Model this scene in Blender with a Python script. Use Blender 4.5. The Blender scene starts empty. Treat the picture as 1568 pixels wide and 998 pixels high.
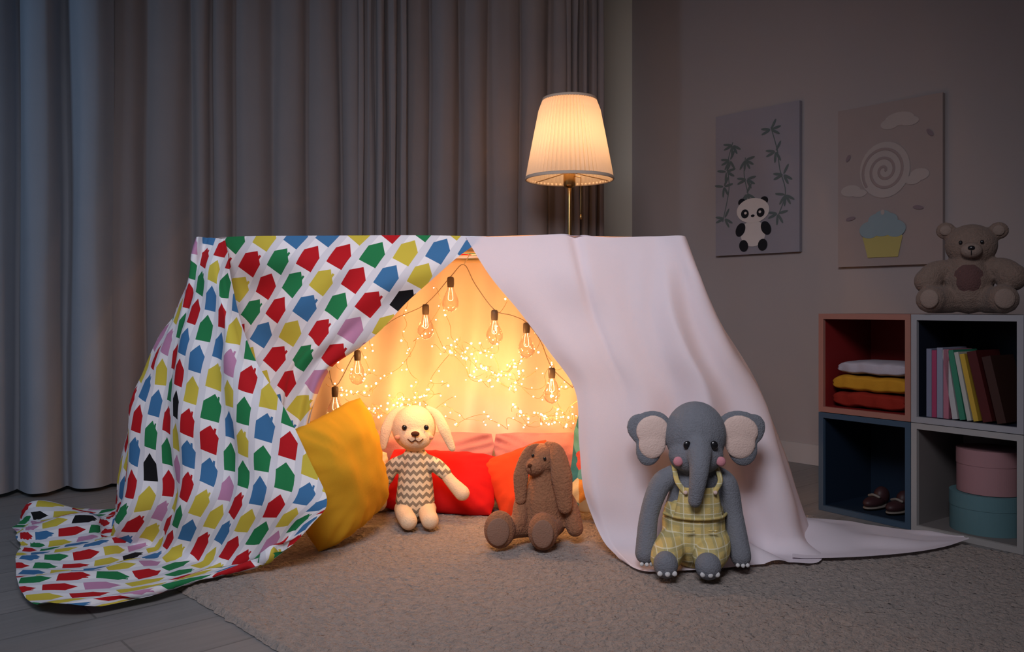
import bpy, math, random
import numpy as np
from mathutils import Vector, Matrix, Euler, noise
random.seed(7)
scene=bpy.context.scene
try:
    scene.view_settings.view_transform='Standard'
    scene.view_settings.look='None'
except Exception as e: print(e)

# ------------------------------------------------------------ materials
def new_mat(name):
    m=bpy.data.materials.new(name); m.use_nodes=True
    nt=m.node_tree; nt.nodes.clear()
    out=nt.nodes.new('ShaderNodeOutputMaterial')
    return m,nt,out
def N(nt,t,**kw):
    n=nt.nodes.new(t)
    for k,v in kw.items():
        if k.startswith('i_'):
            n.inputs[k[2:]].default_value=v
        else: setattr(n,k,v)
    return n
def L(nt,a,b): nt.links.new(a,b)
def math_(nt,op,a,b=None,c=None):
    n=nt.nodes.new('ShaderNodeMath'); n.operation=op
    for i,v in enumerate((a,b,c)):
        if v is None: continue
        if isinstance(v,(int,float)): n.inputs[i].default_value=v
        else: L(nt,v,n.inputs[i])
    return n.outputs[0]
def rgba(c): return (c[0],c[1],c[2],1)
def fabric(name,col,rough=.9,trans=0.0,bscale=250,bstr=.25,var=.12,vscale=9,sheen=0.0,colnode=None,spec=.15,metal=0,big=0.0,bigscale=12,bdist=.004):
    m,nt,out=new_mat(name)
    p=N(nt,'ShaderNodeBsdfPrincipled'); p.inputs['Roughness'].default_value=rough
    p.inputs['Specular IOR Level'].default_value=spec; p.inputs['Metallic'].default_value=metal
    if sheen: p.inputs['Sheen Weight'].default_value=sheen
    tc=N(nt,'ShaderNodeTexCoord')
    if colnode: colsock=colnode(nt,tc)
    else:
        rgb=N(nt,'ShaderNodeRGB'); rgb.outputs[0].default_value=rgba(col); colsock=rgb.outputs[0]
    if var:
        nz=N(nt,'ShaderNodeTexNoise'); nz.inputs['Scale'].default_value=vscale; nz.inputs['Detail'].default_value=5
        L(nt,tc.outputs['Object'],nz.inputs['Vector'])
        f=math_(nt,'MULTIPLY_ADD',nz.outputs['Fac'],2*var,1-var)
        mx=N(nt,'ShaderNodeVectorMath',operation='SCALE')
        L(nt,colsock,mx.inputs[0]); L(nt,f,mx.inputs['Scale']); colsock=mx.outputs[0]
    L(nt,colsock,p.inputs['Base Color'])
    if bstr:
        nb=N(nt,'ShaderNodeTexNoise'); nb.inputs['Scale'].default_value=bscale; nb.inputs['Detail'].default_value=3
        L(nt,tc.outputs['Object'],nb.inputs['Vector'])
        h=nb.outputs['Fac']
        if big:
            nc=N(nt,'ShaderNodeTexNoise'); nc.inputs['Scale'].default_value=bigscale; nc.inputs['Detail'].default_value=3; nc.inputs['Distortion'].default_value=1.0
            L(nt,tc.outputs['Object'],nc.inputs['Vector'])
            h=math_(nt,'MULTIPLY_ADD',nc.outputs['Fac'],big,h)
        b=N(nt,'ShaderNodeBump'); b.inputs['Strength'].default_value=bstr; b.inputs['Distance'].default_value=bdist
        L(nt,h,b.inputs['Height']); L(nt,b.outputs[0],p.inputs['Normal'])
    if trans>0:
        t=N(nt,'ShaderNodeBsdfTranslucent'); L(nt,colsock,t.inputs['Color'])
        mix=N(nt,'ShaderNodeMixShader'); mix.inputs[0].default_value=trans
        L(nt,p.outputs[0],mix.inputs[1]); L(nt,t.outputs[0],mix.inputs[2]); L(nt,mix.outputs[0],out.inputs[0])
    else: L(nt,p.outputs[0],out.inputs[0])
    return m
def plush(name,col,var=.15,sc=190,d=.0055): return fabric(name,col,bscale=sc,bstr=.9,bdist=d,sheen=.1,var=var,vscale=90)
def emis(name,col,s):
    m,nt,out=new_mat(name); e=N(nt,'ShaderNodeEmission'); e.inputs[0].default_value=rgba(col); e.inputs[1].default_value=s
    L(nt,e.outputs[0],out.inputs[0]); return m
def glassm(name):
    m,nt,out=new_mat(name)
    t=N(nt,'ShaderNodeBsdfTransparent'); t.inputs[0].default_value=(1,.97,.92,1)
    g=N(nt,'ShaderNodeBsdfGlossy'); g.inputs['Roughness'].default_value=.03
    lw=N(nt,'ShaderNodeLayerWeight'); lw.inputs[0].default_value=.35
    f=math_(nt,'MULTIPLY_ADD',lw.outputs['Facing'],.6,.06)
    mx=N(nt,'ShaderNodeMixShader'); L(nt,f,mx.inputs[0]); L(nt,t.outputs[0],mx.inputs[1]); L(nt,g.outputs[0],mx.inputs[2])
    L(nt,mx.outputs[0],out.inputs[0]); return m

# printed pattern of little house shapes, laid out on cloth UVs (metres)
def house_pattern(nt,tc):
    uv=tc.outputs['UV']
    sc=N(nt,'ShaderNodeVectorMath',operation='MULTIPLY'); L(nt,uv,sc.inputs[0]); sc.inputs[1].default_value=(1/.082,1/.098,1)
    sp=N(nt,'ShaderNodeSeparateXYZ'); L(nt,sc.outputs[0],sp.inputs[0])
    colid=math_(nt,'FLOOR',sp.outputs[0])
    ys=math_(nt,'MULTIPLY_ADD',colid,.36,sp.outputs[1])
    rowid=math_(nt,'FLOOR',ys)
    fx=math_(nt,'SUBTRACT',math_(nt,'FRACT',sp.outputs[0]),.5); fy=math_(nt,'SUBTRACT',math_(nt,'FRACT',ys),.5)
    cid=N(nt,'ShaderNodeCombineXYZ'); L(nt,colid,cid.inputs[0]); L(nt,rowid,cid.inputs[1])
    fv=N(nt,'ShaderNodeCombineXYZ'); L(nt,fx,fv.inputs[0]); L(nt,fy,fv.inputs[1])
    wn=N(nt,'ShaderNodeTexWhiteNoise',noise_dimensions='2D'); L(nt,cid.outputs[0],wn.inputs['Vector'])
    ad=N(nt,'ShaderNodeVectorMath',operation='ADD'); L(nt,cid.outputs[0],ad.inputs[0]); ad.inputs[1].default_value=(37.3,11.7,0)
    wn2=N(nt,'ShaderNodeTexWhiteNoise',noise_dimensions='2D'); L(nt,ad.outputs[0],wn2.inputs['Vector'])
    ang=math_(nt,'MULTIPLY_ADD',wn2.outputs['Value'],.20,-.10)
    ro=N(nt,'ShaderNodeVectorRotate',rotation_type='Z_AXIS'); L(nt,fv.outputs[0],ro.inputs['Vector']); L(nt,ang,ro.inputs['Angle'])
    cur=None
    for a,dd in ((50,.35),(130,.35),(182,.37),(270,.40),(-2,.37)):
        d=N(nt,'ShaderNodeVectorMath',operation='DOT_PRODUCT'); L(nt,ro.outputs[0],d.inputs[0])
        d.inputs[1].default_value=(math.cos(math.radians(a))/dd,math.sin(math.radians(a))/dd,0)
        cur=d.outputs['Value'] if cur is None else math_(nt,'MAXIMUM',cur,d.outputs['Value'])
    s2=N(nt,'ShaderNodeSeparateXYZ'); L(nt,ro.outputs[0],s2.inputs[0])
    chx=math_(nt,'LESS_THAN',math_(nt,'ABSOLUTE',math_(nt,'SUBTRACT',s2.outputs[0],.19)),.045)
    chy=math_(nt,'MULTIPLY',math_(nt,'GREATER_THAN',s2.outputs[1],0),math_(nt,'LESS_THAN',s2.outputs[1],.40))
    ch=math_(nt,'MULTIPLY',math_(nt,'MULTIPLY',chx,chy),math_(nt,'GREATER_THAN',wn2.outputs['Value'],.6))
    mask=math_(nt,'MAXIMUM',math_(nt,'LESS_THAN',cur,1.0),ch)
    seq=math_(nt,'FRACT',math_(nt,'ADD',math_(nt,'MULTIPLY_ADD',colid,.21,math_(nt,'MULTIPLY',rowid,.47)),math_(nt,'MULTIPLY',wn.outputs['Value'],.33)))
    cr_=N(nt,'ShaderNodeValToRGB'); cr_.color_ramp.interpolation='CONSTANT'
    pal=[(0,(.46,.012,.018)),(.30,(.58,.48,.06)),(.52,(.02,.20,.07)),(.73,(.05,.17,.36)),(.88,(.50,.24,.40)),(.965,(.01,.01,.012))]
    el=cr_.color_ramp.elements
    el[0].position=0; el[0].color=rgba(pal[0][1]); el[1].position=pal[1][0]; el[1].color=rgba(pal[1][1])
    for p_,c in pal[2:]:
        e=el.new(p_); e.color=rgba(c)
    L(nt,seq,cr_.inputs[0])
    gx=math_(nt,'GREATER_THAN',math_(nt,'ABSOLUTE',fx),.34)
    g=N(nt,'ShaderNodeMix',data_type='RGBA'); L(nt,gx,g.inputs['Factor']); g.inputs[6].default_value=(.80,.80,.84,1); g.inputs[7].default_value=(.66,.67,.73,1)
    mx=N(nt,'ShaderNodeMix',data_type='RGBA'); L(nt,mask,mx.inputs['Factor'])
    L(nt,g.outputs[2],mx.inputs[6]); L(nt,cr_.outputs[0],mx.inputs[7])
    return mx.outputs[2]
def zigzag(nt,tc):
    s=N(nt,'ShaderNodeSeparateXYZ'); L(nt,tc.outputs['Object'],s.inputs[0])
    pp=math_(nt,'PINGPONG',s.outputs[0],.011)
    z=math_(nt,'ADD',s.outputs[2],pp)
    md=math_(nt,'FLOORED_MODULO',z,.026)
    k=math_(nt,'LESS_THAN',md,.013)
    mx=N(nt,'ShaderNodeMix',data_type='RGBA'); L(nt,k,mx.inputs['Factor'])
    mx.inputs[6].default_value=(.75,.62,.42,1); mx.inputs[7].default_value=(.25,.21,.15,1)
    return mx.outputs[2]
def plaid(nt,tc):
    s=N(nt,'ShaderNodeSeparateXYZ'); L(nt,tc.outputs['Object'],s.inputs[0])
    def band(sock,per,w,ph):
        return math_(nt,'LESS_THAN',math_(nt,'FLOORED_MODULO',math_(nt,'ADD',sock,ph),per),w)
    base=N(nt,'ShaderNodeRGB'); base.outputs[0].default_value=(.60,.46,.17,1); cur=base.outputs[0]
    for sock,per,w,ph,c,f in ((s.outputs[0],.028,.010,0,(.34,.33,.18,1),.5),(s.outputs[2],.028,.010,.01,(.34,.33,.18,1),.5),
                              (s.outputs[0],.028,.0025,.02,(.75,.7,.5,1),.7),(s.outputs[2],.028,.0025,.03,(.75,.7,.5,1),.7)):
        k=math_(nt,'MULTIPLY',band(sock,per,w,ph),f)
        mx=N(nt,'ShaderNodeMix',data_type='RGBA'); L(nt,k,mx.inputs['Factor']); L(nt,cur,mx.inputs[6]); mx.inputs[7].default_value=c; cur=mx.outputs[2]
    return cur
def motley(nt,tc):
    v=N(nt,'ShaderNodeTexVoronoi'); v.inputs['Scale'].default_value=16; L(nt,tc.outputs['Object'],v.inputs['Vector'])
    s=N(nt,'ShaderNodeSeparateColor'); L(nt,v.outputs['Color'],s.inputs[0])
    c=N(nt,'ShaderNodeValToRGB'); c.color_ramp.interpolation='CONSTANT'
    e=c.color_ramp.elements; e[0].color=(.03,.16,.2,1); e[1].position=.45; e[1].color=(.6,.25,.05,1)
    for p_,q in ((.6,(.1,.3,.3,1)),(.8,(.5,.08,.06,1)),(.92,(.6,.5,.3,1))):
        x=e.new(p_); x.color=q
    L(nt,s.outputs[0],c.inputs[0]); return c.outputs[0]
def planks(nt,tc):
    mp=N(nt,'ShaderNodeMapping'); L(nt,tc.outputs['Object'],mp.inputs[0]); mp.inputs['Rotation'].default_value=(0,0,math.radians(-42))
    b=N(nt,'ShaderNodeTexBrick'); L(nt,mp.outputs[0],b.inputs['Vector']); b.inputs['Scale'].default_value=1
    b.inputs['Brick Width'].default_value=1.3; b.inputs['Row Height'].default_value=.19; b.inputs['Mortar Size'].default_value=.003
    b.inputs['Color1'].default_value=(.18,.178,.18,1); b.inputs['Color2'].default_value=(.215,.21,.21,1); b.inputs['Mortar'].default_value=(.12,.12,.12,1)
    m2=N(nt,'ShaderNodeMapping'); L(nt,mp.outputs[0],m2.inputs[0]); m2.inputs['Scale'].default_value=(2,30,1)
    n=N(nt,'ShaderNodeTexNoise'); n.inputs['Scale'].default_value=2; n.inputs['Detail'].default_value=6; L(nt,m2.outputs[0],n.inputs['Vector'])
    f=math_(nt,'MULTIPLY_ADD',n.outputs['Fac'],.5,.75)
    sc=N(nt,'ShaderNodeVectorMath',operation='SCALE'); L(nt,b.outputs['Color'],sc.inputs[0]); L(nt,f,sc.inputs['Scale'])
    return sc.outputs[0]

# ------------------------------------------------------------ mesh builder
def rotm(r): return np.array(Euler([math.radians(a) for a in r]).to_matrix())
class MB:
    def __init__(s): s.v=[];s.f=[];s.m=[];s.uv={}
    def add(s,V,F,m):
        o=len(s.v); s.v.extend([tuple(map(float,p)) for p in V]); s.f.extend([tuple(i+o for i in f) for f in F]); s.m.extend([m]*len(F))
        return o
    def ell(s,c,r,m=0,rot=(0,0,0),n=20,k=14):
        V=[];F=[]
        for j in range(k+1):
            th=math.pi*j/k
            for i in range(n):
                ph=2*math.pi*i/n
                V.append((r[0]*math.sin(th)*math.cos(ph),r[1]*math.sin(th)*math.sin(ph),r[2]*math.cos(th)))
        V=np.array(V)@rotm(rot).T+np.array(c)
        for j in range(k):
            for i in range(n):
                a=j*n+i;b=j*n+(i+1)%n
                F.append((a,a+n,b+n,b))
        s.add(V,F,m)
    def tube(s,pts,rad,m=0,n=12,flat=1.0,sub=6,caps=True,up=(0,1,0)):
        P=cr(np.array(pts,float),sub) if len(pts)>2 else np.array([np.array(pts[0])+(np.array(pts[1])-np.array(pts[0]))*t for t in np.linspace(0,1,sub+1)])
        if isinstance(rad,(int,float)): rad=[rad]*len(pts)
        R=np.interp(np.linspace(0,1,len(P)),np.linspace(0,1,len(rad)),rad)
        V=[];F=[]
        T=np.gradient(P,axis=0); T/=np.linalg.norm(T,axis=1)[:,None]+1e-9
        rings=[]
        def ring(c,t,r):
            u=np.array(up,float); u=u-t*np.dot(u,t)
            if np.linalg.norm(u)<1e-3: u=np.cross(t,(1,0,0))
            u/=np.linalg.norm(u); w=np.cross(t,u)
            return [c+(w*math.cos(a)*r+u*math.sin(a)*r*flat) for a in np.linspace(0,2*math.pi,n,endpoint=False)]
        if caps:
            for q in (1,.92,.7,.38): rings.append(ring(P[0]-T[0]*R[0]*q,T[0],R[0]*math.sqrt(max(1e-4,1-q*q))))
        for c,t,r in zip(P,T,R): rings.append(ring(c,t,r))
        if caps:
            for q in (.38,.7,.92,1): rings.append(ring(P[-1]+T[-1]*R[-1]*q,T[-1],R[-1]*math.sqrt(max(1e-4,1-q*q))))
        for r in rings: V.extend(r)
        for j in range(len(rings)-1):
            for i in range(n):
                a=j*n+i;b=j*n+(i+1)%n; F.append((a,b,b+n,a+n))
        F.append(tuple(range(n))[::-1]); F.append(tuple((len(rings)-1)*n+i for i in range(n)))
        s.add(V,F,m)
    def box(s,c,d,m=0,rot=(0,0,0)):
        x,y,z=[q/2 for q in d]
        V=np.array([(-x,-y,-z),(x,-y,-z),(x,y,-z),(-x,y,-z),(-x,-y,z),(x,-y,z),(x,y,z),(-x,y,z)])@rotm(rot).T+np.array(c)
        s.add(V,[(0,3,2,1),(4,5,6,7),(0,1,5,4),(1,2,6,5),(2,3,7,6),(3,0,4,7)],m)
    def lathe(s,c,prof,m=0,n=40,pleat=0,pn=0):
        V=[];F=[]
        for (r,z) in prof:
            for i in range(n):
                a=2*math.pi*i/n; rr=r+(pleat*(1 if i%2 else -1) if pleat and r>0.01 else 0)
                V.append((c[0]+rr*math.cos(a),c[1]+rr*math.sin(a),c[2]+z))
        for j in range(len(prof)-1):
            for i in range(n):
                a=j*n+i;b=j*n+(i+1)%n; F.append((a,b,b+n,a+n))
        s.add(V,F,m)
    def flat(s,cx,cz,rx,rz,y,m=0,rot=0,n=28):
        a=math.radians(rot); V=[]
        for i in range(n):
            t=2*math.pi*i/n; x=rx*math.cos(t);z=rz*math.sin(t)
            V.append((cx+x*math.cos(a)-z*math.sin(a),y,cz+x*math.sin(a)+z*math.cos(a)))
        s.add(V,[tuple(range(n))],m)
    def poly(s,pts,y,m=0): s.add([(p[0],y,p[1]) for p in pts],[tuple(range(len(pts)))],m)
    def pillow(s,c,w,h,t,m=0,rot=(0,0,0),n=40,seed=0,wr=.012):
        V=[];F=[];R=rotm(rot)
        for side in (1,-1):
            for j in range(n+1):
                for i in range(n+1):
                    u=-1+2*i/n; v=-1+2*j/n
                    u=math.sin(u*math.pi/2); v=math.sin(v*math.pi/2)
                    e=max(0,(1-abs(u)**2.2))**.55*max(0,(1-abs(v)**2.2))**.55
                    px=u*w/2*(1-.09*(1-abs(v)**2)*abs(u)); pz=v*h/2*(1-.09*(1-abs(u)**2)*abs(v))
                    q=max(0,abs(u)+abs(v)-1.55)*.22; px*=1-q; pz*=1-q
                    ang=math.atan2(v,u); rr=math.hypot(u,v)
                    pk=math.sin(ang*22+3*noise.noise(Vector((ang*2,seed,side))))*.22*wr*max(0,min(1,(rr-.45)*2))
                    nn=noise.noise(Vector((u*1.6+seed,v*1.6,side*3)))*wr+noise.noise(Vector((u*4+seed,v*4,side*7)))*wr*.35+pk
                    edge=min(1,e*3)
                    V.append((px,-side*(t/2*e+nn*edge),pz))
        V=np.array(V)@R.T+np.array(c)
        q=(n+1)*(n+1)
        for sd in (0,1):
            for j in range(n):
                for i in range(n):
                    a=sd*q+j*(n+1)+i
                    F.append((a,a+1,a+n+2,a+n+1) if sd==0 else (a,a+n+1,a+n+2,a+1))
        s.add(V,F,m)
    def obj(s,name,mats,parent=None,smooth=True,loc=(0,0,0),rotz=0,remesh=0,smoothit=6):
        me=bpy.data.meshes.new(name); me.from_pydata(s.v,[],s.f)
        for m in mats: me.materials.append(m)
        me.polygons.foreach_set('material_index',s.m)
        me.polygons.foreach_set('use_smooth',[smooth]*len(s.f))
        if s.uv:
            ul=me.uv_layers.new(name='UVMap')
            for lp in me.loops: ul.data[lp.index].uv=s.uv.get(lp.vertex_index,(0,0))
        me.update()
        o=bpy.data.objects.new(name,me); scene.collection.objects.link(o)
        o.location=loc; o.rotation_euler=(0,0,math.radians(rotz))
        if parent: o.parent=parent
        if remesh:
            r=o.modifiers.new('r','REMESH'); r.mode='VOXEL'; r.voxel_size=remesh; r.use_smooth_shade=True
            q=o.modifiers.new('s','SMOOTH'); q.iterations=smoothit; q.factor=.5
        return o
def empty(name,loc=(0,0,0),rotz=0):
    e=bpy.data.objects.new(name,None); e.empty_display_size=.05; scene.collection.objects.link(e)
    e.location=loc; e.rotation_euler=(0,0,math.radians(rotz)); return e
def cr(P,n):
    P=np.asarray(P,float); ext=np.concatenate([[2*P[0]-P[1]],P,[2*P[-1]-P[-2]]]); out=[]
    for i in range(1,len(ext)-2):
        p0,p1,p2,p3=ext[i-1:i+3]
        for k in range(n):
            t=k/n
            out.append(.5*((2*p1)+(-p0+p2)*t+(2*p0-5*p1+4*p2-p3)*t*t+(-p0+3*p1-3*p2+p3)*t**3))
    out.append(P[-1]); return np.array(out)
def cloth_patch(mb,ctrl,nr,nc,fold=None,uvrot=0,uvscale=(1,1),uvoff=(0,0),refcol=.5,m=0,floor=.023,planar=False):
    G=np.array(ctrl,float)
    G=cr(G,nr); G=np.swapaxes(cr(np.swapaxes(G,0,1),nc),0,1)
    R,C=G.shape[:2]
    du=np.gradient(G,axis=1); dv=np.gradient(G,axis=0)
    n=np.cross(du,dv); n/=np.linalg.norm(n,axis=2)[...,None]+1e-9
    rc=int(refcol*(C-1))
    arc=np.concatenate([np.zeros((R,1)),np.cumsum(np.linalg.norm(np.diff(G,axis=1),axis=2),axis=1)],axis=1)
    arc=arc-arc[:,rc:rc+1]
    varc=np.concatenate([[0],np.cumsum(np.linalg.norm(np.diff(G[:,rc],axis=0),axis=1))])
    if fold:
        for j in range(R):
            for i in range(C):
                d=fold(j/(R-1),i/(C-1),arc[j,i],varc[j])
                G[j,i]+=n[j,i]*d
    G[...,2]=np.maximum(G[...,2],floor)
    V=G.reshape(-1,3); F=[(j*C+i,j*C+i+1,(j+1)*C+i+1,(j+1)*C+i) for j in range(R-1) for i in range(C-1)]
    o=mb.add(V,F,m); ca,sa=math.cos(math.radians(uvrot)),math.sin(math.radians(uvrot))
    for j in range(R):
        for i in range(C):
            if planar: u,v=G[j,i,0],G[j,i,2]
            else: u,v=arc[j,i],-varc[j]
            u*=uvscale[0]; v*=uvscale[1]
            mb.uv[o+j*C+i]=(u*ca-v*sa+uvoff[0]+50,u*sa+v*ca+uvoff[1]+50)
def nz(x,y,z=0): return noise.noise(Vector((x,y,z)))

# ------------------------------------------------------------ room
M_wall=fabric('wall_paint',(.40,.355,.35),rough=.9,var=.03,vscale=2,bscale=120,bstr=.05)
M_wallb=fabric('back_wall_paint',(.74,.71,.60),rough=.9,var=.03,vscale=2,bscale=120,bstr=.05)
M_base=fabric('baseboard_paint',(.50,.46,.45),rough=.5,var=.02,bstr=0)
M_floor=fabric('laminate_floor',(0,0,0),rough=.45,colnode=planks,var=.0,bstr=.0,spec=.4)
M_ceil=fabric('ceiling_paint',(.5,.5,.5),var=.02,bstr=0)
P1=np.array((.72,5.09)); D=np.array((.66,-.75)); D/=np.linalg.norm(D); E=np.array((-.941,-.339))
def wall(name,a,b,h,t,outn,mat,z0=0):
    a=np.array(a);b=np.array(b);c=(a+b)/2+np.array(outn)*t/2; d=b-a; ang=math.degrees(math.atan2(d[1],d[0]))
    mb=MB(); mb.box((0,0,h/2+z0),(np.linalg.norm(d),t,h)); return mb.obj(name,[mat],smooth=False,loc=(c[0],c[1],0),rotz=ang)
PR=P1+D*6.5; PL=P1+E*5.2
nR=np.array((.751,.661)); nB=np.array((-.339,.941))
wall('wall_right',P1,PR,2.7,.1,nR,M_wall)
wall('wall_back',P1,PL,2.7,.1,nB,M_wallb)
wall('wall_left',PL,(PL[0],-1.5),2.7,.1,(-1,0),M_wall)
bb=wall('baseboard_right',P1-nR*.0,PR,.1,.015,-nR,M_base)
mb=MB(); mb.box((0,1.8,-.05),(14,9,.1)); mb.obj('floor',[M_floor],smooth=False)
mb=MB(); mb.box((0,1.8,2.75),(14,9,.1)); mb.obj('ceiling',[M_ceil],smooth=False)

# curtains
M_curt=fabric('curtain_fabric',(.205,.18,.18),rough=.85,var=.05,bscale=400,bstr=.1,sheen=.05)
M_curtb=fabric('curtain_fabric_cool',(.24,.26,.30),rough=.8,var=.05,bscale=400,bstr=.1,sheen=.05)
def curtain(name,a,b,folds,amp,mat,seed,off=0):
    a=np.array(a);b=np.array(b);d=b-a;Ln=np.linalg.norm(d);d/=Ln;n=np.array((d[1],-d[0]))
    rnd=random.Random(seed); ws=[rnd.uniform(.6,1.4) for _ in range(folds)]; tot=sum(ws); cum=np.concatenate([[0],np.cumsum(ws)])/tot
    am=[rnd.uniform(.6,1.2) for _ in range(folds)]
    NX=folds*18; rows=14; V=[]
    for j in range(rows+1):
        z=.02+2.61*j/rows
        for i in range(NX+1):
            s=i/NX; k=min(folds-1,int(np.searchsorted(cum,s,side='right')-1)); t=(s-cum[k])/(cum[k+1]-cum[k])
            off_=amp*am[k]*(math.sin(math.pi*t)**1.4*2-1+.25*math.sin(3*math.pi*t))*(1-.25*j/rows)
            sx=s*Ln+.012*nz(s*20,z*1.2,seed)
            p=a+d*sx+n*(off_+.02*nz(s*6,z*.8,seed+3))
            V.append((p[0],p[1],z))
    F=[(j*(NX+1)+i,j*(NX+1)+i+1,(j+1)*(NX+1)+i+1,(j+1)*(NX+1)+i) for j in range(rows) for i in range(NX)]
    mb=MB(); mb.add(V,F,0); return mb.obj(name,[mat])
def cl(x): return (x,4.302+.36*x)
curtain('curtain',(-2.75,3.22),(-1.70,3.62),6,.070,M_curtb,1)
curtain('curtain',cl(-1.78),cl(-.70),8,.035,M_curt,2)
curtain('curtain',(-.74,4.01),(-.50,4.09),5,.03,M_curt,5)
curtain('curtain',cl(-.52),(.30,4.41),6,.04,M_curt,3)
curtain('curtain',(.27,4.38),(.485,4.46),5,.028,M_curt,4)
mb=MB(); mb.tube([(-2.9,3.26,2.668),(-1.6,3.73,2.668),(.55,4.50,2.668)],.012,0); mb.obj('curtain_rod',[M_base])

# rug
M_rug=fabric('shaggy_rug',(.30,.25,.22),rough=1,var=.35,vscale=60,bscale=90,bstr=1.0,sheen=.15,bdist=.016,big=1.2,bigscale=35)
mb=MB(); w,l=2.03,3.6; nx,ny=300,520; V=[]
for j in range(ny+1):
    for i in range(nx+1):
        x=w*i/nx;y=l*j/ny; e=min(i,nx-i,j,ny-j)
        z=.012*min(1,e/2)+.0030*nz(x*45,y*45)+.0040*nz(x*85,y*85,4)+.001*nz(x*14,y*14,9) if e>0 else 0
        jx=.008*nz(x*30,y*30,12) if e==0 else 0
        V.append((x+jx,-(y+jx),min(.0185,max(z,0.001))))
F=[(j*(nx+1)+i,(j+1)*(nx+1)+i,(j+1)*(nx+1)+i+1,j*(nx+1)+i+1) for j in range(ny) for i in range(nx)]
mb.add(V,F,0)
mb.obj('area_rug',[M_rug],loc=(-1.376,2.827,.001),rotz=43)
RUG=.0185

# ------------------------------------------------------------ play tent
M_pat=fabric('printed_cotton',(0,0,0),colnode=house_pattern,trans=.07,var=.04,bscale=500,bstr=.08,rough=.85)
M_white=fabric('white_cotton',(.76,.70,.76),trans=.12,var=.03,bscale=500,bstr=.08,rough=.85)
M_back=fabric('peach_cotton',(.86,.66,.50),trans=.1,var=.05,bscale=400,bstr=.1)
M_wood=fabric('pine_wood',(.5,.33,.18),rough=.5,var=.2,vscale=20,bstr=.05)

Bc=[
[(-1.06,3.50,1.0),(-1.027,2.80,1.006),(-.991,2.76,1.006),(-.967,2.75,1.004),(-.947,2.75,1.004),(-.932,2.76,1.003)],
[(-1.16,3.46,.88),(-1.058,2.80,.888),(-1.006,2.72,.885),(-.955,2.66,.883),(-.915,2.64,.883),(-.890,2.69,.885)],
[(-1.26,3.42,.76),(-1.111,2.80,.758),(-1.026,2.70,.759),(-.940,2.62,.76),(-.875,2.57,.76),(-.845,2.62,.759)],
[(-1.35,3.38,.61),(-1.189,2.80,.608),(-1.059,2.68,.615),(-.94,2.59,.62),(-.84,2.53,.62),(-.775,2.56,.619)],
[(-1.40,3.34,.46),(-1.251,2.80,.457),(-1.082,2.66,.473),(-.927,2.56,.483),(-.785,2.50,.487),(-.675,2.51,.486)],
[(-1.45,3.3,.29),(-1.259,2.78,.288),(-1.084,2.64,.313),(-.903,2.53,.332),(-.745,2.47,.34),(-.592,2.47,.34)],
[(-1.46,3.25,.15),(-1.263,2.75,.156),(-1.086,2.62,.186),(-.889,2.49,.215),(-.696,2.42,.23),(-.528,2.42,.231)],
[(-1.47,3.2,.03),(-1.302,2.78,.03),(-1.152,2.68,.03),(-.968,2.53,.035),(-.721,2.44,.07),(-.566,2.42,.166)],
[(-1.60,3.16,.02),(-1.50,2.98,.06),(-1.302,2.67,.05),(-1.017,2.386,.02),(-.834,2.44,.02),(-.66,2.43,.08)],
[(-1.74,3.10,.02),(-1.686,3.0,.07),(-1.446,2.67,.04),(-1.124,2.305,.02),(-.956,2.243,.02),(-.82,2.42,.02)],
[(-1.72,2.92,.02),(-1.63,2.81,.02),(-1.518,2.6,.02),(-1.301,2.25,.02),(-1.115,2.12,.02),(-.934,2.233,.02)],
]
def foldB(a,b,u,v):
    r=min(1,a*2.2)
    on=1 if a<.72 else .7
    d=.018*math.sin(u*22+1.5*nz(u*2,v*1.5))*r*on+.026*nz(u*5,v*2.5,3)*r+.013*nz(u*14,v*7,5)
    if b>.9: d*=.6
    return d
mb=MB()
cloth_patch(mb,Bc,8,12,foldB,uvrot=12,uvscale=(1.25,1.0),refcol=.6)
Ac=[
[(-1.02,2.80,1.006),(-.86,2.755,1.010),(-.68,2.75,1.011),(-.48,2.75,1.012),(-.28,2.75,1.012),(-.08,2.76,1.010)],
[(-1.00,2.81,.93),(-.86,2.77,.925),(-.68,2.70,.925),(-.50,2.68,.925),(-.33,2.70,.925),(-.185,2.72,.93)],
[(-.99,2.81,.83),(-.86,2.80,.825),(-.70,2.72,.82),(-.56,2.67,.815),(-.43,2.67,.815),(-.305,2.70,.82)],
[(-.95,2.80,.71),(-.84,2.79,.70),(-.72,2.72,.695),(-.60,2.67,.69),(-.52,2.65,.69),(-.44,2.69,.69)],
[(-.90,2.77,.57),(-.81,2.75,.57),(-.73,2.71,.57),(-.67,2.68,.575),(-.62,2.67,.575),(-.572,2.68,.585)],
[(-.83,2.71,.42),(-.77,2.70,.42),(-.72,2.69,.42),(-.68,2.67,.425),(-.65,2.67,.43),(-.628,2.68,.45)],
[(-.78,2.66,.30),(-.73,2.66,.30),(-.69,2.65,.30),(-.665,2.64,.31),(-.65,2.65,.32),(-.642,2.66,.34)],
]
def foldA(a,b,u,v):
    return .020*math.sin((b*1.2+a*.9)*14+2*nz(b*3,a*2))*min(1,a*2.5)*(1-.4*b)+.010*nz(u*9,v*9,2)*min(1,a*4)
cloth_patch(mb,Ac,10,12,foldA,uvrot=34,planar=True,uvoff=(.3,.2))
Rf=[[(-1.06,3.50,1.0),(-.75,3.5,.995),(-.45,3.5,.99),(-.14,3.5,.99)],
    [(-1.04,3.12,.995),(-.75,3.12,.985),(-.45,3.12,.98),(-.12,3.12,.98)],
    [(-1.02,2.78,1.006),(-.72,2.752,1.010),(-.42,2.75,1.012),(-.08,2.76,1.010)]]
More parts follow.
